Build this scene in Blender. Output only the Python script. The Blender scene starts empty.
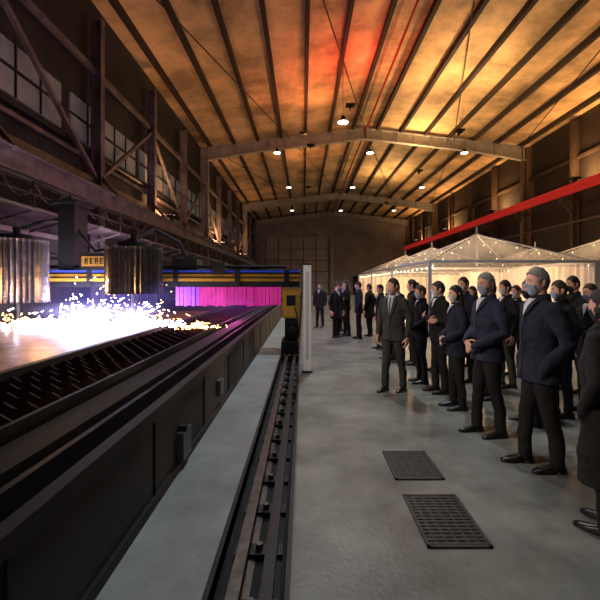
import bpy, math, random
from mathutils import Vector, Matrix
random.seed(7)
S=bpy.context.scene
V=Vector
# ---------------------------------------------------------------- materials
def mat(name,col,rough=.6,metal=0,var=0,vscale=4,bump=0,bscale=40,emit=None,es=0,trans=0,coat=0):
    m=bpy.data.materials.new(name); m.use_nodes=True
    nt=m.node_tree; b=nt.nodes['Principled BSDF']
    b.inputs['Base Color'].default_value=(*col,1)
    b.inputs['Roughness'].default_value=rough; b.inputs['Metallic'].default_value=metal
    if coat: b.inputs['Coat Weight'].default_value=coat
    tc=nt.nodes.new('ShaderNodeTexCoord')
    if var:
        n=nt.nodes.new('ShaderNodeTexNoise'); n.inputs['Scale'].default_value=vscale; n.inputs['Detail'].default_value=8; n.inputs['Roughness'].default_value=.65
        nt.links.new(tc.outputs['Object'],n.inputs['Vector'])
        r=nt.nodes.new('ShaderNodeValToRGB')
        r.color_ramp.elements[0].position=.36; r.color_ramp.elements[1].position=.64
        r.color_ramp.elements[0].color=(*[c*(1-var) for c in col],1)
        r.color_ramp.elements[1].color=(*[min(1,c*(1+var)) for c in col],1)
        nt.links.new(n.outputs['Fac'],r.inputs['Fac']); nt.links.new(r.outputs['Color'],b.inputs['Base Color'])
    if bump:
        n=nt.nodes.new('ShaderNodeTexNoise'); n.inputs['Scale'].default_value=bscale
        nt.links.new(tc.outputs['Object'],n.inputs['Vector'])
        bp=nt.nodes.new('ShaderNodeBump'); bp.inputs['Strength'].default_value=bump
        bp.inputs['Distance'].default_value=.02
        nt.links.new(n.outputs['Fac'],bp.inputs['Height']); nt.links.new(bp.outputs['Normal'],b.inputs['Normal'])
    if emit:
        b.inputs['Emission Color'].default_value=(*emit,1); b.inputs['Emission Strength'].default_value=es
    return m

def wavebump(m,direction,scale,strength=.6,dist=.05):
    nt=m.node_tree; b=nt.nodes['Principled BSDF']
    tc=nt.nodes.new('ShaderNodeTexCoord'); w=nt.nodes.new('ShaderNodeTexWave')
    w.bands_direction=direction; w.inputs['Scale'].default_value=scale
    nt.links.new(tc.outputs['Object'],w.inputs['Vector'])
    bp=nt.nodes.new('ShaderNodeBump'); bp.inputs['Strength'].default_value=strength; bp.inputs['Distance'].default_value=dist
    nt.links.new(w.outputs['Fac'],bp.inputs['Height']); nt.links.new(bp.outputs['Normal'],b.inputs['Normal'])

# ---------------------------------------------------------------- mesh builder
class MB:
    def __init__(s): s.v=[];s.f=[];s.m=[]
    def add(s,vs,fs,mi=0):
        o=len(s.v); s.v+= [tuple(p) for p in vs]
        for f in fs: s.f.append([i+o for i in f]); s.m.append(mi)
    def box(s,x0,x1,y0,y1,z0,z1,mi=0):
        vs=[(x0,y0,z0),(x1,y0,z0),(x1,y1,z0),(x0,y1,z0),(x0,y0,z1),(x1,y0,z1),(x1,y1,z1),(x0,y1,z1)]
        s.add(vs,[(0,3,2,1),(4,5,6,7),(0,1,5,4),(1,2,6,5),(2,3,7,6),(3,0,4,7)],mi)
    def beam(s,p0,p1,w,h,mi=0,up=(0,0,1)):
        p0=V(p0);p1=V(p1);t=(p1-p0).normalized();u=V(up)
        a=t.cross(u)
        if a.length<1e-4: a=t.cross(V((0,1,0)))
        a.normalize(); b=a.cross(t).normalized()
        vs=[]
        for p in (p0,p1):
            for i,j in ((-1,-1),(1,-1),(1,1),(-1,1)): vs.append(p+a*(w/2*i)+b*(h/2*j))
        s.add(vs,[(0,1,2,3),(7,6,5,4),(0,4,5,1),(1,5,6,2),(2,6,7,3),(3,7,4,0)],mi)
    def ibeam(s,p0,p1,w,h,t=.04,mi=0,up=(0,0,1)):
        p0=V(p0);p1=V(p1);d=(p1-p0).normalized();a=d.cross(V(up))
        if a.length<1e-4:a=d.cross(V((0,1,0)))
        a.normalize();b=a.cross(d).normalized()
        s.beam(p0,p1,t,h-2*t,mi,b)
        s.beam(p0+b*(h/2-t/2),p1+b*(h/2-t/2),w,t,mi,b)
        s.beam(p0-b*(h/2-t/2),p1-b*(h/2-t/2),w,t,mi,b)
    def loft(s,rings,mi=0,cap=True,closed=True):
        n=len(rings[0]);vs=[p for r in rings for p in r];fs=[]
        for i in range(len(rings)-1):
            for j in range(n if closed else n-1):
                k=(j+1)%n; fs.append((i*n+j,i*n+k,(i+1)*n+k,(i+1)*n+j))
        if cap:
            fs.append(tuple(reversed(range(n)))); fs.append(tuple(range((len(rings)-1)*n,len(rings)*n)))
        s.add(vs,fs,mi)
    def tube(s,pts,rad,n=12,mi=0,flat=1.0,up=(0,1,0),rnd=True):
        pts=[V(p) for p in pts]; rings=[]
        N=len(pts)
        for i,p in enumerate(pts):
            t=(pts[min(i+1,N-1)]-pts[max(i-1,0)]).normalized()
            a=t.cross(V(up))
            if a.length<.1: a=t.cross(V((1,0,0)))
            a.normalize();b=a.cross(t).normalized()
            r=rad[i]
            def ring(c,rr): return [c+a*(rr*math.cos(q*2*math.pi/n))+b*(rr*flat*math.sin(q*2*math.pi/n)) for q in range(n)]
            if rnd and i==0:
                rings.append(ring(p-t*r*.85,r*.3)); rings.append(ring(p-t*r*.5,r*.8))
            rings.append(ring(p,r))
            if rnd and i==N-1:
                rings.append(ring(p+t*r*.5,r*.8)); rings.append(ring(p+t*r*.85,r*.3))
        s.loft(rings,mi)
    def cyl(s,p0,p1,r,mi=0,n=12): s.tube([p0,p1],[r,r],n,mi,rnd=False)
    def build(s,name,mats,parent=None,smooth=False,loc=None):
        me=bpy.data.meshes.new(name); me.from_pydata(s.v,[],s.f)
        if not isinstance(mats,(list,tuple)): mats=[mats]
        for m in mats: me.materials.append(m)
        for p,i in zip(me.polygons,s.m): p.material_index=i; p.use_smooth=smooth
        me.update()
        import bmesh
        bm=bmesh.new();bm.from_mesh(me);bmesh.ops.recalc_face_normals(bm,faces=bm.faces);bm.to_mesh(me);bm.free()
        o=bpy.data.objects.new(name,me); S.collection.objects.link(o)
        if parent:o.parent=parent
        return o
def empty(name,loc=(0,0,0),rz=0,sc=1):
    e=bpy.data.objects.new(name,None); S.collection.objects.link(e)
    e.location=loc; e.rotation_euler=(0,0,rz); e.scale=(sc,)*3; e.empty_display_size=.2
    return e

# ---------------------------------------------------------------- palette
M_floor=mat('concrete_floor',(.18,.20,.19),.42,0,.45,1.1,.15,30)
M_strip=mat('smooth_floor_strip',(.33,.38,.39),.40,0,.22,1.4,.12,30)
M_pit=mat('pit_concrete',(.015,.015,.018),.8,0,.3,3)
M_black=mat('black_painted_steel',(.005,.005,.006),.65,.0,.3,5)
M_dark=mat('dark_steel',(.016,.016,.020),.5,.2,.3,4)
M_side=mat('table_side_panel',(.014,.016,.020),.65,.0,.35,2)
M_steel=mat('brushed_steel',(.62,.60,.64),.27,1,.2,6)
M_rail=mat('rail_steel',(.14,.13,.125),.42,.8,.3,8)
M_plate=mat('hot_rolled_plate',(.34,.18,.095),.36,.65,.5,2.2,.45,7)
M_red=mat('rusty_slat',(.035,.009,.010),.65,.4,.4,6)
M_yellow=mat('yellow_paint',(.60,.32,.02),.45,0,.1,5)
M_sign=mat('sign_ochre',(.36,.20,.03),.5,0,.1,5)
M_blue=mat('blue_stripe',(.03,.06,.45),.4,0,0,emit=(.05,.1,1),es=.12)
M_frame=mat('galvanised_frame',(.36,.33,.29),.6,.1,.2,1.5)
M_purlin=mat('purlin_steel',(.03,.018,.012),.8,.0)
M_roof=mat('roof_deck',(.60,.40,.21),.6,.1,.5,.35); wavebump(M_roof,'X',4,.35,.04)
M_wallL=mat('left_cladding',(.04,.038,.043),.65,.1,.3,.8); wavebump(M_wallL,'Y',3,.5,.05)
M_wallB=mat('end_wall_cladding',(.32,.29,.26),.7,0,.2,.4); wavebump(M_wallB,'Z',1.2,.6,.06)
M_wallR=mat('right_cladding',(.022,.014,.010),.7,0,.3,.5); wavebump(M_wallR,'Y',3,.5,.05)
M_colL=mat('left_column_steel',(.20,.17,.18),.5,.2,.4,1.5)
M_glassband=mat('translucent_glazing',(.26,.29,.31),.35,0,.4,.8,emit=(.6,.7,.75),es=.02)  # slight emission stands for dusk light behind the panes
M_redbeam=mat('red_lit_beam',(.34,.02,.015),.5,0,0,emit=(1,.04,.03),es=.22)  # red light on the girder put into its colour and emission
M_white=mat('white_powdercoat',(.62,.63,.64),.45,0,.05,4)
M_grate=mat('cast_iron_grate',(.05,.055,.056),.55,.3,.3,20)
M_magenta=mat('welding_strip_curtain',(.4,.03,.22),.3,0,.3,3,emit=(.85,.03,.36),es=.36)  # backlight through the curtain put in as emission
M_violet=mat('violet_strip_curtain',(.25,.05,.5),.3,0,0,emit=(.36,.10,1),es=.55)  # violet end of the curtain backlight, also emission
M_spark=mat('spark_white',(1,1,1),.5,emit=(.85,.82,1),es=75)
M_sparko=mat('spark_orange',(1,.6,.2),.5,emit=(1,.5,.16),es=24)
M_lamp=mat('lamp_glass',(1,1,1),.5,emit=(1,.92,.78),es=8)
M_warm=mat('sparkle_glow',(1,.8,.5),.5,emit=(1,.75,.45),es=9)  # glow for the glints on the tents, no real bulbs
def fabric_tr():
    m=bpy.data.materials.new('tent_fabric'); m.use_nodes=True; nt=m.node_tree; nt.nodes.clear()
    o=nt.nodes.new('ShaderNodeOutputMaterial'); d=nt.nodes.new('ShaderNodeBsdfDiffuse'); t=nt.nodes.new('ShaderNodeBsdfTranslucent')
    x=nt.nodes.new('ShaderNodeBsdfTransparent'); a=nt.nodes.new('ShaderNodeMixShader'); b=nt.nodes.new('ShaderNodeMixShader')
    d.inputs[0].default_value=(.54,.54,.54,1); t.inputs[0].default_value=(.20,.19,.18,1)
    a.inputs[0].default_value=.4; b.inputs[0].default_value=.62
    nt.links.new(d.outputs[0],a.inputs[1]);nt.links.new(t.outputs[0],a.inputs[2])
    nt.links.new(a.outputs[0],b.inputs[1]);nt.links.new(x.outputs[0],b.inputs[2]);nt.links.new(b.outputs[0],o.inputs[0])
    return m
M_tent=fabric_tr()
M_drape=mat('white_drape',(.82,.74,.64),.8)
def clear_film():
    m=bpy.data.materials.new('clear_tent_film'); m.use_nodes=True; nt=m.node_tree; nt.nodes.clear()
    o=nt.nodes.new('ShaderNodeOutputMaterial'); d=nt.nodes.new('ShaderNodeBsdfGlossy'); x=nt.nodes.new('ShaderNodeBsdfTransparent'); a=nt.nodes.new('ShaderNodeMixShader')
    d.inputs[0].default_value=(.9,.88,.85,1); d.inputs['Roughness'].default_value=.15; a.inputs[0].default_value=.9
    nt.links.new(d.outputs[0],a.inputs[1]);nt.links.new(x.outputs[0],a.inputs[2]);nt.links.new(a.outputs[0],o.inputs[0])
    return m
M_film=clear_film()

# ---------------------------------------------------------------- room shell
XL,XR,Y0,Y1=-8.3,18.2,-8,68
EZ,RZ,RX=12.8,14.35,4.95
YG=10.0
b=MB()
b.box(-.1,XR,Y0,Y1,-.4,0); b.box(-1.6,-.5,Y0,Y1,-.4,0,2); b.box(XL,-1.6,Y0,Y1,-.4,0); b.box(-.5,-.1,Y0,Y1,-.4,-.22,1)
b.build('floor',[M_floor,M_pit,M_strip])
b=MB(); 
for yy in range(-6,66,6): b.box(-.0,XR,yy-.006,yy+.006,.0,.0015)
b.box(4.0,4.012,Y0,Y1,0,.0015)
b.build('trim_1',M_pit)
b=MB()
b.loft([[V((XL,Y0,EZ)),V((XL,Y1,EZ)),V((XL,Y1,EZ+.15)),V((XL,Y0,EZ+.15))],
        [V((RX,Y0,RZ)),V((RX,Y1,RZ)),V((RX,Y1,RZ+.15)),V((RX,Y0,RZ+.15))],
        [V((XR,Y0,EZ)),V((XR,Y1,EZ)),V((XR,Y1,EZ+.15)),V((XR,Y0,EZ+.15))]])
b.build('ceiling',M_roof)
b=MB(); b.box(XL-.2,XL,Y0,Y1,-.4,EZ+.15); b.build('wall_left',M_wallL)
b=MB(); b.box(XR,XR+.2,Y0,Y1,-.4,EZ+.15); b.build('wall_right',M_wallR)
def gable(name,y0,y1,m):
    b=MB(); pr=[(XL,-.4),(XR,-.4),(XR,EZ+.15),(RX,RZ+.15),(XL,EZ+.15)]
    b.loft([[V((x,y0,z)) for x,z in pr],[V((x,y1,z)) for x,z in pr]]); return b.build(name,m)
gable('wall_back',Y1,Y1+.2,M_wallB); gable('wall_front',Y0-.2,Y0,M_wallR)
b=MB(); b.box(-6.3,4.3,Y1-.12,Y1-.02,.01,9.6,0)
for i in range(6): b.box(-6.3+i*2.12-.06,-6.3+i*2.12+.06,Y1-.2,Y1-.12,.01,9.6,1)
for i in range(5): b.box(-6.3,4.3,Y1-.18,Y1-.12,1.9*i+.1,1.9*i+.18,1)
b.box(-6.9,4.9,Y1-.3,Y1-.05,9.6,10.0,2); b.box(4.7,5.2,Y1-.5,Y1-.05,.0,10.0,2)
b.build('door_1',[mat('door_panel',(.42,.38,.34),.6,0,.2,.5),M_dark,M_frame])
b=MB(); b.box(8.5,11,Y1-.14,Y1-.02,.01,3.2,0); b.box(8.4,11.1,Y1-.2,Y1-.02,3.2,3.35,1)
b.build('door_2',[M_dark,M_frame])

def rz(x): return EZ+(RZ-EZ)*((x-XL)/(RX-XL) if x<RX else (XR-x)/(XR-RX))
for fy in (-3.0,31.8,53.8,Y1-.6):
    b=MB()
    def rafter(xa,xb,haA,haB):
        rings=[]
        n=10
        for i in range(n+1):
            t=i/n; x=xa+(xb-xa)*t; d=haA+(haB-haA)*min(1,t*3.2)
            zt=rz(x)-.3
            rings.append([V((x,fy-.03,zt)),V((x,fy+.03,zt)),V((x,fy+.03,zt-d)),V((x,fy-.03,zt-d))])
        b.loft(rings)
        for i in range(n):
            a,c=rings[i],rings[i+1]
            b.beam((a[0]+a[1])/2,(c[0]+c[1])/2,.38,.05,0); b.beam((a[2]+a[3])/2,(c[2]+c[3])/2,.38,.05,0)
            b.box(c[0].x-.02,c[0].x+.02,fy-.17,fy+.17,c[2].z,c[0].z)
    rafter(XL+.5,RX,1.05,.8); rafter(XR-.5,RX,1.05,.8)
    b.ibeam((XL+.5,fy,.0),(XL+.5,fy,EZ-.2),.38,.6,.05,0,up=(1,0,0))
    b.ibeam((XR-.5,fy,.0),(XR-.5,fy,EZ-.2),.38,.7,.05,1,up=(1,0,0))
    for x in (XL+.5,XR-.5): b.box(x-.33,x+.33,fy-.3,fy+.3,0,.05)
    b.build('portal_frame',[M_frame,mat('brown_column',(.14,.085,.055),.6)])
b=MB(); x=XL+.9
while x<XR-.3:
    b.box(x-.10,x+.10,Y0+.05,Y1-.05,rz(x)-.32,rz(x)-.0,0); x+=1.9
b.build('roof_purlins',M_purlin)
b=MB()
for ya,yb in ((9.8,31.8),(31.8,53.8)):
    for xa,xb in ((XL+1,-1),(-1,RX),(RX,12),(12,XR-1)):
        b.cyl((xa,ya,rz(xa)-.4),(xb,yb,rz(xb)-.4),.03); 
b.cyl((RX,Y0+.3,RZ-.5),(RX,Y1-.3,RZ-.5),.07,1)
b.build('roof_bracing',[M_purlin,mat('sprinkler_red',(.35,.03,.02),.5)])
# left side structure
LS=empty('side_wall_steelwork')
b=MB(); y=4.3; k=0
while y<66:
    b.ibeam((XL+.45,y,0),(XL+.45,y,11.8),.3,.4,.04,0,up=(1,0,0))
    b.beam((XL+.5,y,5.9),(XL+1.25,y,5.0),.12,.12,0)
    if k%2==0: b.beam((XL+.45,y,5.6),(XL+.45,y+5.5,9.6),.14,.14,0)
    else: b.beam((XL+.45,y,9.6),(XL+.45,y+5.5,5.6),.14,.14,0)
    y+=5.5;k+=1
for z in (5.6,9.8): b.beam((XL+.35,Y0+.2,z),(XL+.35,Y1-.8,z),.16,.2,0)
for z in (3.2,6.4): b.beam((XL+.2,Y0+.2,z),(XL+.2,Y1-.8,z),.1,.14,0)
b.build('columns_and_bracing',M_colL,LS)
b=MB(); b.ibeam((XL+1.1,Y0+.4,4.75),(XL+1.1,Y1-1,4.75),.34,.6,.05,0); b.beam((XL+1.1,Y0+.4,5.1),(XL+1.1,Y1-1,5.1),.08,.1,1)
for z in (4.25,4.32): b.cyl((XL+1.35,Y0+.4,z),(XL+1.35,Y1-1,z),.015,1,6)
y=2
while y<40:
    b.tube([(XL+1.35,y,4.25),(XL+1.35,y+.3,3.95),(XL+1.35,y+.6,3.85),(XL+1.35,y+.9,3.95),(XL+1.35,y+1.2,4.25)],[.02]*5,6,1); y+=1.2
b.build('crane_runway_beam',[M_colL,M_rail],LS)
b=MB(); 
b.box(XL+.3,XL+1.5,Y0+.4,Y1-1,3.55,3.62,0)
for z in (3.95,4.3): b.cyl((XL+1.5,Y0+.4,z),(XL+1.5,Y1-1,z),.025,1,8)
y=Y0+.5
while y<Y1-1: b.box(XL+1.48,XL+1.52,y-.02,y+.02,3.6,4.3,1); b.beam((XL+.3,y,3.2),(XL+1.5,y,3.55),.06,.06,0); y+=1.6
b.build('maintenance_walkway',[M_colL,M_purlin],LS)
b=MB(); 
for y in range(-4,62,6):
    b.box(XL+.005,XL+.08,y+.15,y+5.6,7.0,8.5,0)
    for q in range(1,5): b.box(XL+.08,XL+.12,y+.15+q*1.09-.03,y+.15+q*1.09+.03,7.0,8.5,1)
    b.box(XL+.08,XL+.13,y+.1,y+5.65,7.72,7.8,1)
b.build('window_1',[M_glassband,M_dark])
b=MB()
for z,r in ((6.75,.12),(6.45,.07),(2.6,.09)): b.cyl((XL+.17,Y0+.3,z),(XL+.17,Y1-1,z),r,0,10)
b.build('wall_pipes',M_dark,LS)
RS=empty('crane_side_steelwork')
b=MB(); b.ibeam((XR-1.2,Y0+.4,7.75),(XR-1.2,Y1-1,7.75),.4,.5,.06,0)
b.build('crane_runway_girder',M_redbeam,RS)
b=MB(); y=9.8
while y<66:
    b.beam((XR-.1,y,7.2),(XR-1.3,y,7.2),.3,.25,0); b.beam((XR-.1,y,5.9),(XR-1.2,y,7.1),.14,.14,0)
    b.ibeam((XR-.35,y,0),(XR-.35,y,EZ-.3),.3,.45,.04,0,up=(1,0,0)); y+=5.5
b.beam((XR-1.2,Y0+.5,5.6),(XR-1.2,Y1-1,5.6),.1,.12,0)
b.beam((XR-.2,Y0+.5,10),(XR-.2,Y1-1,10),.15,.2,0)
b.build('columns_and_bracing',mat('brown_steel',(.055,.033,.024),.6,0,.2,2),RS)

def lamp_fix(x,y,z,power,name='high_bay_lamp',col=(1,.9,.75)):
    e=empty(name,(x,y,z))
    b=MB(); prof=[(.05,.32),(.1,.28),(.12,.15),(.3,0),(.29,-.005)]
    b.loft([[V((r*math.cos(a*math.pi/8),r*math.sin(a*math.pi/8),h)) for a in range(16)] for r,h in prof],0,cap=True)
    b.cyl((0,0,.3),(0,0,rz(x)-z-.02),.012,0,6)
    b.build('reflector',M_dark,e)
    b=MB(); b.loft([[V((r*math.cos(a*math.pi/8),r*math.sin(a*math.pi/8),h)) for a in range(16)] for r,h in ((.2,-.015),(.26,-.01),(.26,-.03),(.15,-.06))],0)
    b.build('lens',M_lamp,e)
    if power:
        l=bpy.data.lights.new('bulb','SPOT'); l.energy=power; l.color=col; l.spot_size=2.3; l.spot_blend=.8; l.shadow_soft_size=.2
        o=bpy.data.objects.new('bulb',l); S.collection.objects.link(o); o.parent=e; o.location=(0,0,-.12)
for x,y in ((-2,31),(5.2,31),(12.5,31),(-1.5,42),(5.2,42),(12.5,42)): lamp_fix(x,y,11.9,500)
for x,y in ((-1.5,55),(5.2,55),(12.5,55)): lamp_fix(x,y,11.9,1300)
for x,y,p in ((.4,3.0,520),(.8,11,1450),(2,20,1200)): lamp_fix(x,y,9.8,p,col=(.90,.98,1))
def flood(x,y,z,power,col,tilt=0,size=1.0):
    e=empty('floodlight',(x,y,z))
    b=MB(); b.box(-.25,.25,-.2,.2,-.12,-.03,0); b.box(-.03,.03,-.22,.22,-.3,-.1,0); b.box(-.2,.2,-.15,.15,-.03,-.02,1)
    b.build('housing',[M_black,M_lamp],e)
    l=bpy.data.lights.new('flood_bulb','AREA'); l.energy=power; l.color=col; l.shape='RECTANGLE'; l.size=size; l.size_y=.4
    o=bpy.data.objects.new('flood_bulb',l); S.collection.objects.link(o); o.parent=e; o.location=(0,0,.02)
    o.rotation_euler=(math.pi,tilt,0)
for y in (17,25,36,48,60):
    flood(XR-1.2,y,8.4,380,(1,.52,.18),0.35)
for y in (22,36,50): flood(XL+1.1,y,5.5,190,(1,.46,.17),-0.5)
for y in (23,31,43): flood(9.0,y,10.6,340,(1,.62,.26))
for y in (26,37): flood(0.5,y,10.8,95,(1,.42,.13))
flood(2.6,22,11.6,150,(1,.05,.02)); flood(0,25,11.2,40,(1,.09,.02))
def face_fill_spot(loc,tgt,power,col,size=1.1):  # added lamp out of view, fills the crowd's faces from the left
    e=empty('added_face_fill',loc)
    d=(V(tgt)-V(loc)).normalized(); e.rotation_mode='QUATERNION'; e.rotation_quaternion=d.to_track_quat('-Z','Y')
    b=MB(); b.box(-.22,.22,-.16,.16,0,.14,0); b.box(-.19,.19,-.13,.13,-.01,0,1); b.cyl((0,0,.14),(0,0,.45),.03,0,8)
    b.build('housing',[M_black,M_lamp],e)
    l=bpy.data.lights.new('bulb','SPOT'); l.energy=power; l.color=col; l.spot_size=size; l.spot_blend=.7; l.shadow_soft_size=.2
    o=bpy.data.objects.new('bulb',l); S.collection.objects.link(o); o.parent=e; o.location=(0,0,-.06)
face_fill_spot((XL+2.0,1.2,5.0),(2.3,5.2,1.7),1500,(1,.76,.62),.95)

# ---------------------------------------------------------------- track rail in pit
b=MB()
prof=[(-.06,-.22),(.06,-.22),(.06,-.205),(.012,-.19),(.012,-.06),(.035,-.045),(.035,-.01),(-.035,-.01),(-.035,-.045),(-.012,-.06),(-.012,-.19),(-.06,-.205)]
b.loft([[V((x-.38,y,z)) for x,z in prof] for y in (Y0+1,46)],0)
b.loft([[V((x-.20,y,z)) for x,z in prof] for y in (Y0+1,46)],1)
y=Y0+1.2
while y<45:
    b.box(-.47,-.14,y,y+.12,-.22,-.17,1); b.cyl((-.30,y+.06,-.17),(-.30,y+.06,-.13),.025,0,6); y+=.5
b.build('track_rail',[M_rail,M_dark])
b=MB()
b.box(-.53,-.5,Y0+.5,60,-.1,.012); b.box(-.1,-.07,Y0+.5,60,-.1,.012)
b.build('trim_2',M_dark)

# ---------------------------------------------------------------- cutting table
TX=-1.12; TZ=.71; TY0,TY1=-1.5,30
e=empty('plasma_cutting_table',(0,0,0))
b=MB()
b.box(TX-.04,TX,TY0,TY1,.06,TZ,0)
y=TY0
while y<TY1: b.box(TX,TX+.012,y,y+.03,.06,TZ,1); y+=1.5
b.box(TX-.05,TX+.03,TY0,TY1,TZ-.07,TZ+.02,1); b.box(TX-.05,TX+.03,TY0,TY1,0,.07,1)
b.box(-7.3,TX-.04,TY0,TY0+.05,0,TZ,0); b.box(-7.3,TX-.04,TY1-.05,TY1,0,TZ,0); b.box(-7.3,-7.25,TY0,TY1,0,TZ,0)
b.build('side_panels',[M_side,M_black],e)
b=MB()
b.box(-7.25,TX-.04,TY0+.05,TY1-.05,.0,.45,0)
b.box(-1.75,-1.5,TY0,TY1,.45,TZ,0); b.box(-3.2,-3.1,TY0,TY1,.45,TZ+.03,0)
b.box(-1.9,-1.86,TY0,TY1,.45,TZ+.05,0)
b.box(-1.40,-1.36,TY0,TY1,.45,TZ+.0,1)
b.build('bed_frame',[M_black,M_dark],e)
b=MB(); y=TY0+.2
while y<TY1-.2:
    b.box(-3.1,-1.9,y,y+.02,.45,TZ-.05,0)
    for q in range(6):
        x0=-3.07+q*.195; zt=TZ-.05; zp=TZ+.0
        b.add([(x0,y,zt),(x0+.17,y,zt),(x0+.085,y,zp),(x0,y+.02,zt),(x0+.17,y+.02,zt),(x0+.085,y+.02,zp)],[(0,1,2),(5,4,3),(0,2,5,3),(1,4,5,2)],0)
    y+=.30
b.build('slats',M_red,e)
b=MB(); b.box(-7.25,-3.2,TY0+.1,TY1-.1,.45,.68,0); b.build('slag_bed',M_black,e)
b=MB(); b.box(-7.22,-3.25,3.2,14.5,.681,.705,0); b.build('steel_sheet',M_plate,e)
b=MB()
b.box(TX+.0,TX+.06,3.55,3.8,.08,.33,0); b.box(TX,TX+.07,3.6,3.66,.33,.38,1); b.box(TX,TX+.05,5.2,5.4,.2,.4,0)
b.build('junction_box',[mat('grey_enclosure',(.09,.10,.11),.5),M_dark],e)

# ---------------------------------------------------------------- gantry
e=empty('plasma_cutting_gantry',(0,YG,0)); GE=e
b=MB()
b.box(-7.5,-.08,-.25,.2,1.60,2.02,0)
b.box(-7.5,-.08,-.26,-.25,1.74,1.91,1)
b.box(-7.5,-.08,-.265,-.25,1.96,2.01,2)
b.box(-7.5,-.08,-.285,-.26,1.81,1.84,0)
b.box(-7.5,-.3,.35,.6,1.66,1.95,0)
for x in (-6.9,-5.2,-3.1,-1.6,-.4): b.box(x-.06,x+.06,-.28,-.25,1.6,2.02,0)
b.cyl((-7.4,-.1,2.1),(-.4,-.1,2.1),.04,0,8)
b.build('bridge_beam',[M_black,M_yellow,M_blue],e)
b=MB()
b.box(-.52,-.1,-.5,.5,.02,.30,0); b.box(-.44,-.12,-.3,.3,.28,.85,0); b.box(-.50,-.08,-.32,.35,.85,1.55,1)
b.box(-.47,-.11,-.335,-.32,.9,1.5,2); b.box(-.4,-.18,-.35,-.335,1.15,1.4,0)
for yy in (-.35,.35): b.cyl((-.44,yy,.08),(-.32,yy,.08),.09,3,16)
b.cyl((-.28,-.3,.55),(-.28,-.52,.55),.09,0,14)
b.tube([(-.2,-.4,.1),(-.1,-.45,.5),(-.14,-.4,.9),(-.2,-.34,1.1)],[.02]*4,8,0)
b.build('end_carriage',[M_black,M_yellow,mat('yellow_panel',(.7,.42,.05),.4),M_rail],e)
b=MB(); b.box(-7.65,-7.35,-.5,.5,.0,2.05,0); b.build('far_carriage',[M_black],e)
def hood(cx,cy,r,z0,z1,name):
    b=MB(); n=72
    rings=[]
    for z,k in ((z0,1.02),(z0+.05,1.0),((z0+z1)/2,.985),(z1-.06,1.0),(z1,1.02)):
        rings.append([V((cx+(r*k*(1+(.05 if a%2 else -.03)))*math.cos(a*2*math.pi/n),cy+(r*k*(1+(.05 if a%2 else -.03)))*math.sin(a*2*math.pi/n),z)) for a in range(n)])
    b.loft(rings,0)
    b.cyl((cx,cy,z1),(cx,cy,z1+.12),r*.6,1,20); b.cyl((cx,cy,z1+.1),(cx,cy,z1+.3),.08,1)
    b.cyl((cx,cy,.85),(cx,cy,z0),.06,1,12); b.cyl((cx,cy,.76),(cx,cy,.9),.025,2,10)
    b.box(cx-.1,cx+.1,cy+.1,cy+.6,1.7,1.95,1)
    return b.build(name,[M_steel,M_black,M_rail],e)
hood(-3.90,-.75,.60,1.45,2.50,'fume_hood_1'); hood(-6.62,-.75,.62,1.25,2.68,'fume_hood_2')
b=MB(); b.box(-5.35,-4.72,-.42,-.3,2.02,2.42,0); b.box(-5.30,-4.77,-.43,-.42,2.10,2.34,1)
for i,x in enumerate((-5.22,-5.10,-4.98,-4.86)): 
    b.box(x,x+.025,-.438,-.43,2.15,2.29,0); b.box(x,x+.07,-.438,-.43,2.27,2.29,0)
    if i%2: b.box(x,x+.07,-.438,-.43,2.15,2.17,0)
    else: b.box(x+.05,x+.07,-.438,-.43,2.15,2.29,0)
    b.box(x,x+.06,-.438,-.43,2.21,2.23,0)
b.build('name_board',[M_black,M_sign],e)
b=MB(); b.box(-6.0,-5.6,-.2,.4,2.02,3.65,0); b.box(-5.97,-5.63,-.215,-.2,3.1,3.5,1); b.box(-6.1,-5.5,-.3,.5,3.65,3.72,0)
b.box(-3.2,-2.6,-.2,.3,2.02,2.3,0); b.box(-2.2,-1.9,-.35,.2,1.9,2.2,0)
b.tube([(-5.6,0,3.0),(-5.2,0,2.5),(-4.6,0,2.6),(-3.95,-.6,2.78)],[.04]*4,8,0); b.tube([(-6,0,3.3),(-6.4,-.2,3.2),(-6.62,-.7,2.95)],[.04]*3,8,0)
b.tube([(-3.9,-.75,2.7),(-3.6,-.3,3.0),(-3.1,0,2.7),(-2.9,0,2.3)],[.05]*4,8,0)
b.build('control_cabinet',[M_black,M_dark],e)
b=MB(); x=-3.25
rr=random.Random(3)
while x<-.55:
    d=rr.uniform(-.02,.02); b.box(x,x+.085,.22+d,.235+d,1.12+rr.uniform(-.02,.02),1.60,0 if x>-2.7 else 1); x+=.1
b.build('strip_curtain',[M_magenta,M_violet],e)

b=MB(); rr=random.Random(11)
def spark_src(cx,cy,cz,n,vmin,vmax,mi,upb=.5,th=.007):
    for _ in range(n):
        a=rr.uniform(0,2*math.pi); el=rr.uniform(0,1)**1.6*upb*1.5; v=rr.uniform(vmin,vmax)
        d=V((math.cos(a)*math.cos(el),math.sin(a)*math.cos(el)*.8,math.sin(el)))*v
        t=rr.uniform(.02,.45); dt=rr.uniform(.008,.030)
        def P(t): return V((cx,cy,cz))+d*t+V((0,0,-4.9*t*t))
        p,q=P(t),P(t+dt)
        if p.z<.72 or q.z<.72: 
            p=V((p.x,p.y,.725+rr.uniform(0,.03))); q=p+V((d.x,d.y,0))*dt
        if min(p.x,q.x)<-7.25: continue
        b.beam(p-V((0,YG,0)),q-V((0,YG,0)),th,th,mi)
Sx=YG-.75
spark_src(-3.9,Sx,.82,800,.6,3.4,0,.75); spark_src(-3.9,Sx,.80,260,1,5.2,1,.85)
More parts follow.
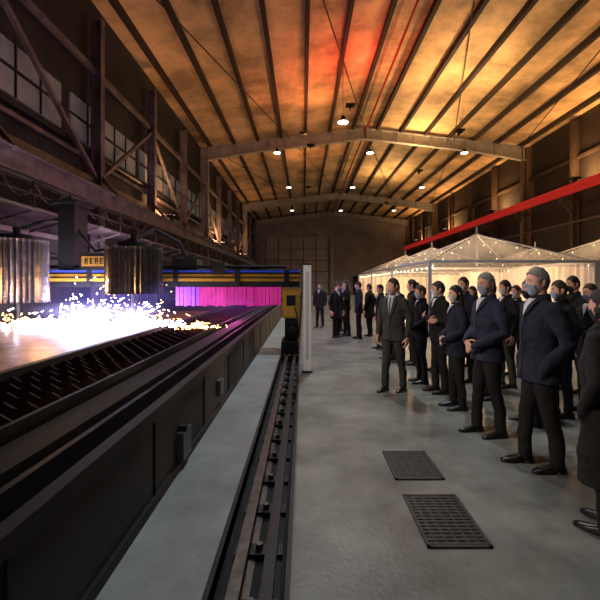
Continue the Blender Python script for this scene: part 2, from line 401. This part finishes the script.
spark_src(-4.9,Sx,.80,800,.6,3.8,0,.75); spark_src(-4.9,Sx,.80,240,1.5,5.5,0,.9,.006); spark_src(-6.6,Sx,.80,220,1,4,1)
spark_src(-5.8,Sx,.80,300,.6,3.2,0)
spark_src(-2.3,Sx-.6,.80,160,.5,1.8,1,.5,.008)
b.build('cutting_sparks',[M_spark,M_sparko],GE)
b=MB()
for cx,r in ((-3.90,.06),(-4.9,.07),(-6.62,.05)):
    b.tube([(cx,-.75,.72),(cx,-.75,.82)],[r,r*.5],12,0)
b.build('plasma_arc',mat('arc',(1,1,1),.5,emit=(.75,.7,1),es=250),GE)
def pl(name,loc,e_,col,r=.1):
    l=bpy.data.lights.new(name,'POINT'); l.energy=e_; l.color=col; l.shadow_soft_size=r
    o=bpy.data.objects.new(name,l); S.collection.objects.link(o); o.parent=GE; o.location=(loc[0],loc[1]-YG,loc[2]); return o
pl('arc_and_fill_light',(-3.9,Sx-.1,1.0),45,(.5,.4,1)); pl('arc_and_fill_light',(-5.1,Sx-.2,1.0),70,(.55,.5,1))
pl('arc_and_fill_light',(-2.0,YG+.9,1.3),60,(1,.12,.6),.3); pl('arc_and_fill_light',(-3.0,YG+2.5,2.2),100,(.8,.3,.9),.4)
pl('arc_and_fill_light',(-6.3,YG+4,2.6),110,(.85,.6,.85),.3); pl('arc_and_fill_light',(-5.0,Sx-1.6,1.6),30,(1,.5,.18),.2)  # no arcs here: mauve and orange lamps added for wall and sheet
def glow_volume(name,c,r,col,st):  # emission-only volume: the glow of lit fumes is put in directly
    m=bpy.data.materials.new(name+'_mat'); m.use_nodes=True; nt=m.node_tree; nt.nodes.clear()
    o=nt.nodes.new('ShaderNodeOutputMaterial'); em=nt.nodes.new('ShaderNodeEmission'); em.inputs[0].default_value=(*col,1)
    tc=nt.nodes.new('ShaderNodeTexCoord'); g=nt.nodes.new('ShaderNodeTexGradient'); g.gradient_type='QUADRATIC_SPHERE'
    no=nt.nodes.new('ShaderNodeTexNoise'); no.inputs['Scale'].default_value=2.5
    mu=nt.nodes.new('ShaderNodeMath'); mu.operation='MULTIPLY'; m2=nt.nodes.new('ShaderNodeMath'); m2.operation='MULTIPLY'; m2.inputs[1].default_value=st
    nt.links.new(tc.outputs['Object'],g.inputs[0]); nt.links.new(tc.outputs['Object'],no.inputs['Vector'])
    nt.links.new(g.outputs[1],mu.inputs[0]); nt.links.new(no.outputs[0],mu.inputs[1]); nt.links.new(mu.outputs[0],m2.inputs[0])
    nt.links.new(m2.outputs[0],em.inputs[1]); nt.links.new(em.outputs[0],o.inputs['Volume'])
    b=MB(); b.loft([[V((math.sin(t)*math.cos(a*math.pi/8),math.sin(t)*math.sin(a*math.pi/8),math.cos(t))) for a in range(16)] for t in [math.pi*(i+.05)/12.1 for i in range(13)]],0)
    ob=b.build(name,m,GE); ob.location=(c[0],c[1]-YG,c[2]); ob.scale=r; return ob
glow_volume('fume_glow',(-5.0,Sx,1.03),(1.6,.8,.32),(.5,.45,1),6.5)
glow_volume('fume_glow',(-3.9,Sx,1.03),(.9,.6,.32),(.42,.35,1),6)
glow_volume('fume_glow',(-4.4,Sx-.1,1.35),(2.6,.7,.65),(.26,.22,1),1.5)
glow_volume('fume_glow',(-1.9,YG-.1,1.15),(1.7,.6,.42),(.5,.1,.9),.5)

# ---------------------------------------------------------------- posts, grates
e=empty('light_barrier_post',(.08,7.6,0))
b=MB(); b.box(-.075,.075,-.05,.05,0,2.03,0); b.box(-.1,.1,-.1,.1,0,.03,1); b.box(-.03,.03,-.055,-.05,.25,1.9,2); b.box(-.08,.08,-.055,.055,2.03,2.05,1)
b.build('post_body',[mat('light_grey_post',(.85,.87,.88),.45),M_dark,mat('grey_lens',(.6,.62,.65),.2)],e)
for gx0,gx1,gy0,gy1 in ((.78,1.20,3.38,3.95),(.78,1.19,2.5,3.13)):
    b=MB(); b.box(gx0,gx1,gy0,gy1,0,.004,1)
    b.box(gx0,gx1,gy0,gy0+.02,0,.014,0); b.box(gx0,gx1,gy1-.02,gy1,0,.014,0); b.box(gx0,gx0+.02,gy0,gy1,0,.014,0); b.box(gx1-.02,gx1,gy0,gy1,0,.014,0)
    n=16
    for i in range(1,n): y=gy0+(gy1-gy0)*i/n; b.box(gx0,gx1,y-.013,y+.013,0,.012,0)
    for i in range(1,6): x=gx0+(gx1-gx0)*i/6; b.box(x-.008,x+.008,gy0,gy1,0,.011,0)
    b.build('floor_grate',[M_grate,M_black])

# ---------------------------------------------------------------- marquees
def tent(cx,cy,w,d,ez,pz):
    e=empty('marquee_tent',(cx,cy,0)); hx,hy=w/2,d/2
    b=MB()
    for sx in (-1,1):
        for sy in (-1,1): b.box(sx*hx-.05,sx*hx+.05,sy*hy-.05,sy*hy+.05,0,ez,0)
    for sx in (-1,1): b.beam((sx*hx,-hy,ez),(sx*hx,hy,ez),.07,.1,0); b.beam((-hx,sx*hy,ez),(hx,sx*hy,ez),.07,.1,0)
    b.cyl((0,0,ez),(0,0,pz+.35),.04,0,10)
    for sx in (-1,1):
        for sy in (-1,1): b.cyl((sx*hx,sy*hy,ez),(0,0,pz),.03,0,8)
    b.build('frame',M_white,e)
    b=MB(); n=8; rings=[]
    for i in range(n+1):
        t=i/n; k=(1-t); z=ez+.05+(pz-ez)*(t**1.35)
        k=max(k,.015); m=8; ring=[]
        cs=[(-1,-1),(1,-1),(1,1),(-1,1)]
        for c in range(4):
            a=cs[c];bb=cs[(c+1)%4]
            for q in range(m):
                u=q/m; ring.append(V(((a[0]+(bb[0]-a[0])*u)*hx*k,(a[1]+(bb[1]-a[1])*u)*hy*k,z-.10*k*math.sin(math.pi*u)*(t>0))))
        rings.append(ring)
    b.loft(rings,0,cap=False)
    for (xa,ya),(xb,yb) in (((-hx,-hy),(hx,-hy)),((hx,-hy),(hx,hy)),((hx,hy),(-hx,hy)),((-hx,hy),(-hx,-hy))):
        N=12; top=[];bot=[]
        for i in range(N*2+1):
            t=i/(N*2); top.append(V((xa+(xb-xa)*t,ya+(yb-ya)*t,ez+.06))); bot.append(V((xa+(xb-xa)*t,ya+(yb-ya)*t,ez-.16-.05*(i%2))))
        b.loft([top,bot],0,cap=False,closed=False)
    b.build('canopy',M_tent,e,smooth=False)
    b=MB(); b.add([(-hx,-hy,.05),(-hx,hy,.05),(-hx,hy,ez),(-hx,-hy,ez)],[(0,1,2,3)]); b.build('clear_wall',M_film,e)
    b=MB()
    N=60; top=[];bot=[]
    for i in range(N+1): 
        x=hx-.1-.06*math.sin(i*1.7); y=-hy+d*i/N; top.append(V((x,y,ez-.05)));bot.append(V((x,y,.03)))
    b.loft([top,bot],0,cap=False,closed=False)
    b.build('side_curtain',M_drape,e)
    b=MB()
    for sx in (-1,1):
        for i in range(6):
            t=i/5; x=sx*hx*(1-t)*.95; y0=hy*(1-t)*.95
            for sy in (-1,1):
                z=ez-.12+(pz-ez)*t; b.tube([(x,sy*y0,z),(x,sy*y0,z-.03)],[.013,.013],6,0)
    for i in range(10):
        y=-hy+d*i/9; b.tube([(-hx+.1,y,ez-.2),(-hx+.1,y,ez-.24)],[.02,.02],6,0)
    b.build('sparkle_beads',M_warm,e)  # glowing beads stand for sparkling reflections on the tent film
    l=bpy.data.lights.new('tent_bulb','POINT'); l.energy=480; l.color=(1,.64,.35); l.shadow_soft_size=.25
    o=bpy.data.objects.new('tent_bulb',l); S.collection.objects.link(o); o.parent=e; o.location=(0,0,ez-.55)
for cx,cy in ((7.6,17.5),(7.6,23.6),(7.6,29.7),(13.7,17.5),(13.7,23.6)): tent(cx,cy,6,6,2.5,3.85)
b=MB(); N=80; top=[];bot=[]
for i in range(N+1):
    x=4.7+12*i/N; y=32.9+.07*math.sin(i*1.9); top.append(V((x,y,2.45)));bot.append(V((x,y,.02)))
b.loft([top,bot],0,cap=False,closed=False); b.build('white_drape',M_drape)

# ---------------------------------------------------------------- people
tex=bpy.data.textures.new('cloth_folds','CLOUDS'); tex.noise_scale=.14; tex.noise_depth=2
htex=bpy.data.textures.new('hair_tufts','CLOUDS'); htex.noise_scale=.03; htex.noise_depth=2
SK=[mat('skin_a',(.68,.36,.24),.5,0,.05,10),mat('skin_b',(.80,.46,.33),.5,0,.05,10)]
HR={'grey':mat('grey_hair',(.27,.262,.255),.7,0,.3,60,.6,120),'black':mat('black_hair',(.012,.010,.009),.5,0,.3,60,.5,120),'brown':mat('brown_hair',(.05,.028,.016),.55,0,.3,60,.5,120)}
CL={'navy':mat('navy_wool',(.006,.009,.026),.85,0,.15,30,.2,150),'black':mat('black_wool',(.005,.005,.006),.85,0,.15,30,.2,150),
    'char':mat('charcoal_wool',(.032,.034,.030),.85,0,.15,30,.2,150),'blue':mat('dark_blue_wool',(.007,.011,.034),.8,0,.15,30,.2,150),
    'brown':mat('brown_coat',(.025,.016,.012),.85,0,.15,30,.2,150)}
M_shirt=mat('white_shirt',(.62,.64,.68),.7); M_tie=mat('dark_tie',(.03,.03,.06),.5); M_maskb=mat('mask_blue',(.34,.46,.60),.7); M_maskw=mat('mask_white',(.62,.64,.68),.7); M_maskk=mat('mask_black',(.02,.02,.025),.7)
M_shoe=mat('black_leather',(.01,.01,.011),.3); M_eye=mat('eye_white',(.6,.6,.6),.3); M_iris=mat('iris',(.02,.012,.01),.2); M_lip=mat('lips',(.42,.18,.15),.5); M_btn=mat('button',(.02,.02,.02),.3)

def hpt(d):
    x=.077*d.x; y=.100*d.y; z=.124*d.z
    if d.y<0: y*=.93
    if d.z<0:
        t=-d.z; x*=1-.33*t*t; y*=(1-.12*t); y-=.014*t
    if d.y<0:
        zz=z
        if zz>-.028: pr=max(0,1-(zz+.028)/.05)
        else: pr=max(0,1-(-.028-zz)/.012)
        y-=.022*pr*math.exp(-(x/.013)**2)
        y+=.009*math.exp(-((abs(x)-.031)/.015)**2-((z-.010)/.012)**2)
        y-=.005*math.exp(-((z-.030)/.010)**2)*math.exp(-(x/.05)**2)
        y-=.006*math.exp(-(x/.022)**2-((z+.060)/.009)**2)
        y-=.006*math.exp(-(x/.025)**2-((z+.100)/.014)**2)
    return V((x,y,z))
def sph(nu,nv):
    P=[];
    for i in range(nv+1):
        th=math.pi*min(max(i/nv,.004),.996)
        P.append([V((math.sin(th)*math.cos(2*math.pi*j/nu),math.sin(th)*math.sin(2*math.pi*j/nu),math.cos(th))) for j in range(nu)])
    return P
def shell(nu,nv,cond,fn,name,m,par,X,thick=0):
    P=sph(nu,nv);vs=[];fs=[]
    for r in P:
        for d in r: vs.append(X@fn(d))
    for i in range(nv):
        for j in range(nu):
            k=(j+1)%nu; c=(P[i][j]+P[i][k]+P[i+1][j]+P[i+1][k])/4
            if c.length>0 and cond(c.normalized()): fs.append((i*nu+j,i*nu+k,(i+1)*nu+k,(i+1)*nu+j))
    used=sorted({i for f in fs for i in f}); mp={u:n for n,u in enumerate(used)}
    b=MB(); b.add([vs[u] for u in used],[[mp[i] for i in f] for f in fs])
    o=b.build(name,m,par,smooth=True)
    if thick:
        s=o.modifiers.new('thick','SOLIDIFY'); s.thickness=thick; s.offset=0
    return o

TORSO=[(1.535,.060,.058,.0),(1.50,.075,.070,.0),(1.475,.125,.085,.005),(1.44,.178,.100,.008),(1.39,.205,.112,.008),(1.30,.200,.125,.0),(1.20,.190,.125,-.005),(1.08,.178,.120,-.008),(.98,.180,.120,-.003),(.90,.192,.128,.0)]
def torso_rings(hem,fem,bulk):
    T=[]
    for z,rx,ry,cy in TORSO:
        k=bulk
        if fem: rx*=.88; 
        if z<1.45: T.append((z,rx*k,ry*k,cy))
        else: T.append((z,rx,ry,cy))
    z0,rx,ry,cy=T[-1]
    n=max(1,int((z0-hem)/.09))
    for i in range(1,n+1):
        t=i/n; z=z0-(z0-hem)*t; T.append((z,rx*(1+.10*t+.03*math.sin(i)),ry*(1+.14*t),cy))
    return T
def front_y(T,x,z):
    for i in range(len(T)-1):
        a,c=T[i],T[i+1]
        if a[0]>=z>=c[0]:
            t=(a[0]-z)/(a[0]-c[0]); rx=a[1]+(c[1]-a[1])*t; ry=a[2]+(c[2]-a[2])*t; cy=a[3]+(c[3]-a[3])*t
            return cy-ry*math.sqrt(max(0,1-(x/rx)**2))
    return -.1
def patch(b,T,cols,off,mi):
    rings=[]
    for z,xa,xb in cols:
        rings.append([V((xa+(xb-xa)*u/4,front_y(T,xa+(xb-xa)*u/4,z)-off,z)) for u in range(5)])
    n=5;vs=[p for r in rings for p in r];fs=[]
    for i in range(len(rings)-1):
        for j in range(4): fs.append((i*n+j,i*n+j+1,(i+1)*n+j+1,(i+1)*n+j))
    b.add(vs,fs,mi)
def hand(b,w,f,n,s,curl=.5,sc=1):
    w=V(w);f=V(f).normalized();n=V(n);n=(n-f*n.dot(f)).normalized();s_=f.cross(n)
    s=s_ if s_.dot(V(s))>0 else -s_
    rings=[]
    for t,wd,th in ((-.03,.026,.021),(0,.027,.019),(.03,.036,.018),(.06,.041,.016),(.085,.040,.013),(.095,.034,.008)):
        c=w+f*t*sc; rings.append([c+s*(wd*sc*math.cos(q*math.pi/6))+n*(th*sc*math.sin(q*math.pi/6)) for q in range(12)])
    b.loft(rings,0)
    for off,L,r in ((.029,.070,.0088),(.010,.080,.0092),(-.010,.074,.0088),(-.029,.058,.0078)):
        p=w+(f*.080+s*off)*sc; pts=[p];a=curl*.35;
        for q,l in enumerate((.45,.32,.23)):
            a+=curl*(.25 if q==0 else .75); d=f*math.cos(a)+n*math.sin(a)+s*off*.6
            p=p+d*L*l*1.15*sc; pts.append(p)
        b.tube(pts,[r*sc,r*sc,r*.92*sc,r*.78*sc],8,0)
    p=w+(f*.020+s*.026)*sc; pts=[p]
    for q,l in enumerate((.038,.030,.024)):
        d=(s*(.85-.3*q)+f*(.6+.25*q)+n*(.35+.2*q)).normalized(); p=p+d*l*sc; pts.append(p)
    b.tube(pts,[.013*sc,.0115*sc,.0100*sc,.0085*sc],8,0)

def person(name,x,y,face,H=1.76,pose='down',hem=.86,coat='black',trous='black',hair='black',skin=0,mask='b',suit=False,near=True,turn=0,tilt=0,fem=False,bulk=1.0,longhair=False,step=.03,thin=False):
    s=H/1.765
    e=empty(name,(x,y,0),math.radians(face),s)
    T=torso_rings(hem,fem,bulk)
    b=MB(); n=28
    b.loft([[V((rx*math.cos(q*2*math.pi/n),cy+ry*math.sin(q*2*math.pi/n)*(1.0),z)) for q in range(n)] for z,rx,ry,cy in T])
    sh=.185*(.9 if fem else 1)*bulk
    wr={}
    for sg in (-1,1):
        S0=V((sg*(sh-.015),.005,1.405))
        p=pose
        if p=='down': E=V((sg*(sh+.075),.03,1.12)); W=V((sg*(sh+.07),-.045,.895)); f=V((0,-.12,-1)); nn=V((-sg,0,0)); th=V((0,-1,0))
        elif p=='clasp': E=V((sg*(sh+.08),.02,1.14)); W=V((sg*.085,-.215,1.0 - .02*sg)); f=V((-sg*1,-.12,-.45)); nn=V((0,1,-.1)); th=V((0,0,1))
        elif p=='cross': E=V((sg*(sh+.07),-.01,1.14)); W=V((-sg*.03,-.20-.03*(sg>0),1.17+.03*sg)); f=V((-sg,.1,.1)); nn=V((0,1,0)); th=V((0,0,1))
        elif p=='pocket': E=V((sg*(sh+.095),.06,1.12)); W=V((sg*(sh+.01),-.06,.93)); f=None
        wr[sg]=(W,f,nn if f else None,th if f else None)
        m1=S0.lerp(E,.5)+V((sg*.012,0,0)); m2=E.lerp(W,.5)
        b.tube([S0,m1,E,m2,W],[.070,.064,.056,.050,.042],14,0)
        if f is None: b.tube([W,W+V((-sg*.03,-.02,-.09))],[.045,.03],12,0)
    o=b.build('coat',CL[coat],e,smooth=True)
    r=o.modifiers.new('rm','REMESH'); r.mode='VOXEL'; r.voxel_size=.011 if near else .022; r.use_smooth_shade=True
    m=o.modifiers.new('sm','SMOOTH'); m.iterations=6 if near else 3; m.factor=.5
    d=o.modifiers.new('dp','DISPLACE'); d.texture=tex; d.strength=.040 if near else .02; d.mid_level=.5; d.texture_coords='GLOBAL'
    b=MB()
    for sg in (-1,1):
        st=step*sg
        r0=.098*(.95 if thin else 1)
        b.tube([(sg*.085,.0,.93),(sg*.095,-.005,.74),(sg*.10,-.012+st*.5,.50),(sg*.105,.008+st,.28),(sg*.108,.012+st,.075)],[r0,.090,.068,.062,.058],14,0,rnd=True)
    b.loft([[V((.17*k*math.cos(q*math.pi/8),.105*k*math.sin(q*math.pi/8),z)) for q in range(16)] for z,k in ((1.02,.9),(.95,1),(.88,.98),(.84,.7))])
    o=b.build('trousers',CL[trous],e,smooth=True)
    r=o.modifiers.new('rm','REMESH'); r.mode='VOXEL'; r.voxel_size=.011 if near else .022; r.use_smooth_shade=True
    m=o.modifiers.new('sm','SMOOTH'); m.iterations=4 if near else 2
    d=o.modifiers.new('dp','DISPLACE'); d.texture=tex; d.strength=.026; d.mid_level=.5; d.texture_coords='GLOBAL'
    b=MB()
    for sg in (-1,1):
        st=step*sg; rings=[]
        for t,w,h in ((.085,.018,.045),(.075,.034,.072),(.03,.039,.098),(-.03,.040,.085),(-.09,.047,.060),(-.15,.046,.048),(-.19,.032,.036),(-.205,.014,.022)):
            cx=sg*(.108+.04*max(0,-t)); ring=[]
            for q in range(14):
                a=q*2*math.pi/14; zz=h*.5+h*.5*math.sin(a); ring.append(V((cx+w*math.cos(a)*(1 if math.sin(a)<0 else .9),t+st,max(0.002,zz*1.0))))
            rings.append(ring)
        b.loft(rings,0)
        b.box(sg*.108-.036,sg*.108+.036,st+.0,st+.08,0,.018,0)
    b.build('shoes',M_shoe,e,smooth=True)
    X=Matrix.Translation(V((0,-.022,1.641)))@Matrix.Rotation(math.radians(turn),4,'Z')@Matrix.Rotation(math.radians(tilt),4,'X')
    b=MB(); b.tube([(0,.012,1.46),(0,.008,1.53),(0,-.004,1.59)],[.064,.058,.058],16,0); b.build('neck',SK[skin],e,smooth=True)
    nu,nv=(56,48) if near else (32,26)
    shell(nu,nv,lambda d:True,hpt,'head',SK[skin],e,X)
    b=MB()
    for sg in (-1,1):
        P=sph(12,8); 
        b.loft([[X@V((sg*.077+d.x*.010+sg*.004*d.y,.012+d.y*.018,-.002+d.z*.032)) for d in r_] for r_ in P])
    b.build('ears',SK[skin],e,smooth=True)
    b=MB()
    for sg in (-1,1):
        P=sph(12,8); b.loft([[X@V((sg*.031+d.x*.0125,-.0790+d.y*.0105,.010+d.z*.0085)) for d in r_] for r_ in P],0)
        b.loft([[X@V((sg*.031+d.x*.0055,-.0875+d.y*.003,.010+d.z*.0055)) for d in r_] for r_ in P],1)
        b.tube([X@V((sg*.016,-.0935,.027)),X@V((sg*.030,-.0905,.031)),X@V((sg*.046,-.0815,.027))],[.0022,.003,.0018],6,2)
    b.build('eyes',[M_eye,M_iris,HR[hair]],e,smooth=True)
    fr=.70 if hair=='grey' else .60
    def hc(d):
        j=.05*math.sin(23*d.x+5)*math.cos(17*d.y)
        if longhair: return d.z>(-.75 if d.y>-.22 else .05+fr*(-d.y))+j
        if d.y<-.45: return d.z>.12+fr*(-d.y-.1)+j
        if d.y<-.10: return d.z>-.10+j
        if d.y<.28: return d.z>.20
        return d.z>-.02-.70*d.y+j
    def hf(d):
        top=max(0,d.z)
        p=hpt(V((d.x,max(d.y,-1),d.z)))
        if longhair and d.z<0: return V((p.x*1.20,p.y*1.12,p.z))
        k=1.05+.06*top
        return V((p.x*k,p.y*k,p.z*(1.02+.08*top)))
    o=shell(nu,nv,hc,hf,'hair',HR[hair],e,X,.006)
    if near:
        sb=o.modifiers.new('sub','SUBSURF'); sb.levels=1; sb.render_levels=1
    d=o.modifiers.new('tufts','DISPLACE'); d.texture=htex; d.strength=.013; d.mid_level=.42; d.texture_coords='GLOBAL'
    if longhair:
        b=MB(); b.loft([[X@V((rx*math.cos(q*math.pi/8),cy+ry*math.sin(q*math.pi/8),z)) for q in range(16)] for z,rx,ry,cy in ((.06,.078,.06,.045),(0,.088,.062,.045),(-.08,.095,.06,.05),(-.16,.105,.052,.06),(-.22,.09,.035,.075))])
        b.build('hair_length',HR[hair],e,smooth=True)
    if mask:
        mm={'b':M_maskb,'w':M_maskw,'k':M_maskk}[mask]
        def mf(d):
            p=hpt(d); return V((p.x*1.05,p.y*1.04-.002,p.z*1.02))
        shell(nu,nv,lambda d:(d.y<-.12 and -.93<d.z<(-.06-.20*abs(d.x)) and abs(d.x)<.80),mf,'face_mask',mm,e,X,.003)
        b=MB()
        for sg in (-1,1):
            b.tube([X@V((sg*.069,-.035,-.03)),X@V((sg*.081,-.005,-.008)),X@V((sg*.083,.018,.012))],[.0016]*3,5,0)
            b.tube([X@V((sg*.062,-.03,-.075)),X@V((sg*.078,.0,-.045)),X@V((sg*.083,.02,-.01))],[.0016]*3,5,0)
        b.build('mask_loops',mm,e)
    else:
        b=MB(); P=sph(12,8); b.loft([[X@V((d.x*.022,-.0935+d.y*.010,-.062+d.z*.008)) for d in r_] for r_ in P]); b.build('lips',M_lip,e,smooth=True)
    b=MB(); anyh=False
    for sg in (-1,1):
        W,f,nn,th=wr[sg]
        if f is None: continue
        anyh=True; hand(b,W+V(f).normalized()*.035,f,nn,th,.55 if pose!='clasp' else .8,.95 if fem else 1.02)
    if anyh:
        o=b.build('hands',SK[skin],e,smooth=True)
        if near:
            r=o.modifiers.new('rm','REMESH'); r.mode='VOXEL'; r.voxel_size=.0035; r.use_smooth_shade=True
            m=o.modifiers.new('sm','SMOOTH'); m.iterations=2
    b=MB()
    rings=[]
    for z,rx,ry in ((1.475,.090,.084),(1.512,.083,.079),(1.540,.077,.075),(1.537,.070,.069),(1.50,.068,.068)):
        rings.append([V((rx*math.cos(a*2*math.pi/32+.001),.010+ry*math.sin(a*2*math.pi/32),z-(.055 if z>1.5 else .02)*max(0,-math.sin(a*2*math.pi/32))**3)) for a in range(32)])
    b.loft(rings,0,cap=False)
    b.build('collar',CL[coat] if not suit else M_shirt,e,smooth=True)
    b=MB()
    vz=1.14 if suit else 1.34
    cols=[(1.50-(1.50-vz)*i/8, -.055*(1-i/8)-.002, .055*(1-i/8)+.002) for i in range(9)]
    patch(b,T,cols,.013,0)
    if suit: patch(b,T,[(1.47-(1.47-vz)*i/8,-.010-.012*i/8*(1-i/9),.010+.012*i/8*(1-i/9)) for i in range(9)],.018,1)
    for sg in (-1,1):
        c2=[]
        for i in range(9):
            t=i/8; z=1.495-(1.495-vz)*t; xi=.058*(1-t)+.003; wd=.055*math.sin(math.pi*min(1,.15+t*.85)) + .004
            c2.append((z,sg*xi,sg*(xi+wd)))
        patch(b,T,c2,.017,2)
    nz=[vz-(vz-hem-.02)*i/10 for i in range(11)]
    patch(b,T,[(z,-.004,.004) for z in nz],.015,3)
    for i in range(3):
        z=vz-.03-i*.13
        if z>hem: 
            c=V((.022,front_y(T,.022,z)-.014,z)); b.cyl(c,c+V((0,-.005,0)),.008,3,10)
    o=b.build('shirt_and_lapels',[M_shirt if (suit or mask!='k') else CL[coat],M_tie,CL[coat],M_btn],e,smooth=True)
    sd=o.modifiers.new('t','SOLIDIFY'); sd.thickness=.006; sd.offset=0
    return e

person('woman_in_black_coat',2.04,2.68,-150,1.62,'pocket',.36,'black',hair='black',mask='k',fem=True,longhair=True,bulk=1.2)
person('grey_haired_man_in_overcoat',2.14,3.62,-92,1.80,'pocket',.78,'navy','black','grey',1,'b',turn=4,bulk=1.12,step=.08)
person('man_in_dark_blue_suit',2.04,4.42,-82,1.78,'clasp',.82,'blue','black','grey',0,'b',turn=12,suit=False,bulk=1.05,step=.07)
person('woman_in_navy_coat',2.06,5.35,-95,1.64,'clasp',.76,'navy','black','black',1,'w',fem=True,turn=10,longhair=True,bulk=1.1)
person('man_in_charcoal_suit',1.42,6.25,-42,1.75,'down',.80,'char','char','brown',1,None,suit=True,turn=-25,step=.09)
person('man_in_black_coat',2.10,6.15,-85,1.70,'cross',.82,'black','black','black',0,'w',turn=-10)
person('woman_in_black_jacket',2.0,6.75,-100,1.64,'clasp',.84,'black','black','brown',0,'b',fem=True,turn=10)
person('man_in_black_coat',2.72,4.75,-105,1.72,'pocket',.80,'black','black','black',0,'k',turn=12)
person('man_in_black_coat',3.25,5.05,-95,1.70,'pocket',.75,'black','black','brown',1,'b',near=False)
person('woman_in_black_jacket',3.75,5.2,-80,1.66,'down',.80,'black','black','brown',0,'w',near=False,fem=True,longhair=True)
person('man_in_black_coat',3.3,6.5,-85,1.72,'down',.80,'black','char','black',0,'w',near=False)
person('man_in_black_coat',2.78,6.9,-60,1.78,'down',.80,'navy','black','black',0,'w',near=False)
person('man_in_black_coat',2.55,7.6,-90,1.69,'pocket',.70,'black','black','brown',1,'b',near=False,bulk=1.1)
person('man_in_black_coat',2.28,8.3,-110,1.76,'down',.80,'black','black','black',0,'w',near=False)
person('man_in_black_coat',4.2,6.2,-85,1.78,'down',.80,'black','black','black',0,'k',near=False)
person('woman_in_black_jacket',3.4,8.0,-70,1.62,'down',.60,'black','black','black',0,'w',near=False,fem=True,longhair=True)
person('man_in_black_coat',1.95,8.9,-80,1.68,'cross',.80,'black','black','black',1,'w',near=False)
person('man_in_black_coat',2.72,5.8,-100,1.70,'pocket',.62,'black','black','black',0,'b',near=False,bulk=1.1)
person('woman_in_black_jacket',3.9,7.3,-70,1.64,'down',.70,'brown','black','brown',0,'w',near=False,fem=True)
for i,(x,y,f,h,p,c) in enumerate(((.66,15.6,-30,1.72,'down','black'),(1.05,12.6,40,1.70,'down','black'),(1.42,13.0,-80,1.80,'cross','black'),(1.72,12.3,-100,1.75,'pocket','navy'),(2.15,12.9,-130,1.68,'down','black'),(2.0,10.3,-80,1.66,'down','black'),(1.35,14.4,60,1.7,'down','char'),(2.5,11.2,-60,1.74,'down','black'),(2.9,10.2,-110,1.72,'pocket','brown'),(3.2,13.5,-40,1.64,'down','black'))):
    person('bystander_in_dark_clothes',x,y,f,h,p,(.80,.62,.85)[i%3],c,'black','black' if i%2 else 'brown',i%2,'w' if i%3 else 'b',near=False,fem=(i%4==2),longhair=(i%4==2),bulk=1+.1*(i%3==1))

w=bpy.data.worlds.new('World'); S.world=w; w.use_nodes=True
w.node_tree.nodes['Background'].inputs[0].default_value=(.5,.6,.8,1); w.node_tree.nodes['Background'].inputs[1].default_value=.02
cam=bpy.data.cameras.new('camera'); co=bpy.data.objects.new('camera',cam); S.collection.objects.link(co)
co.location=(0,0,1.65); co.rotation_euler=(math.pi/2,0,0); cam.lens=24; cam.sensor_width=36; cam.shift_x=-.005; cam.shift_y=-.025; cam.clip_end=200
S.camera=co
S.view_settings.view_transform='Standard'
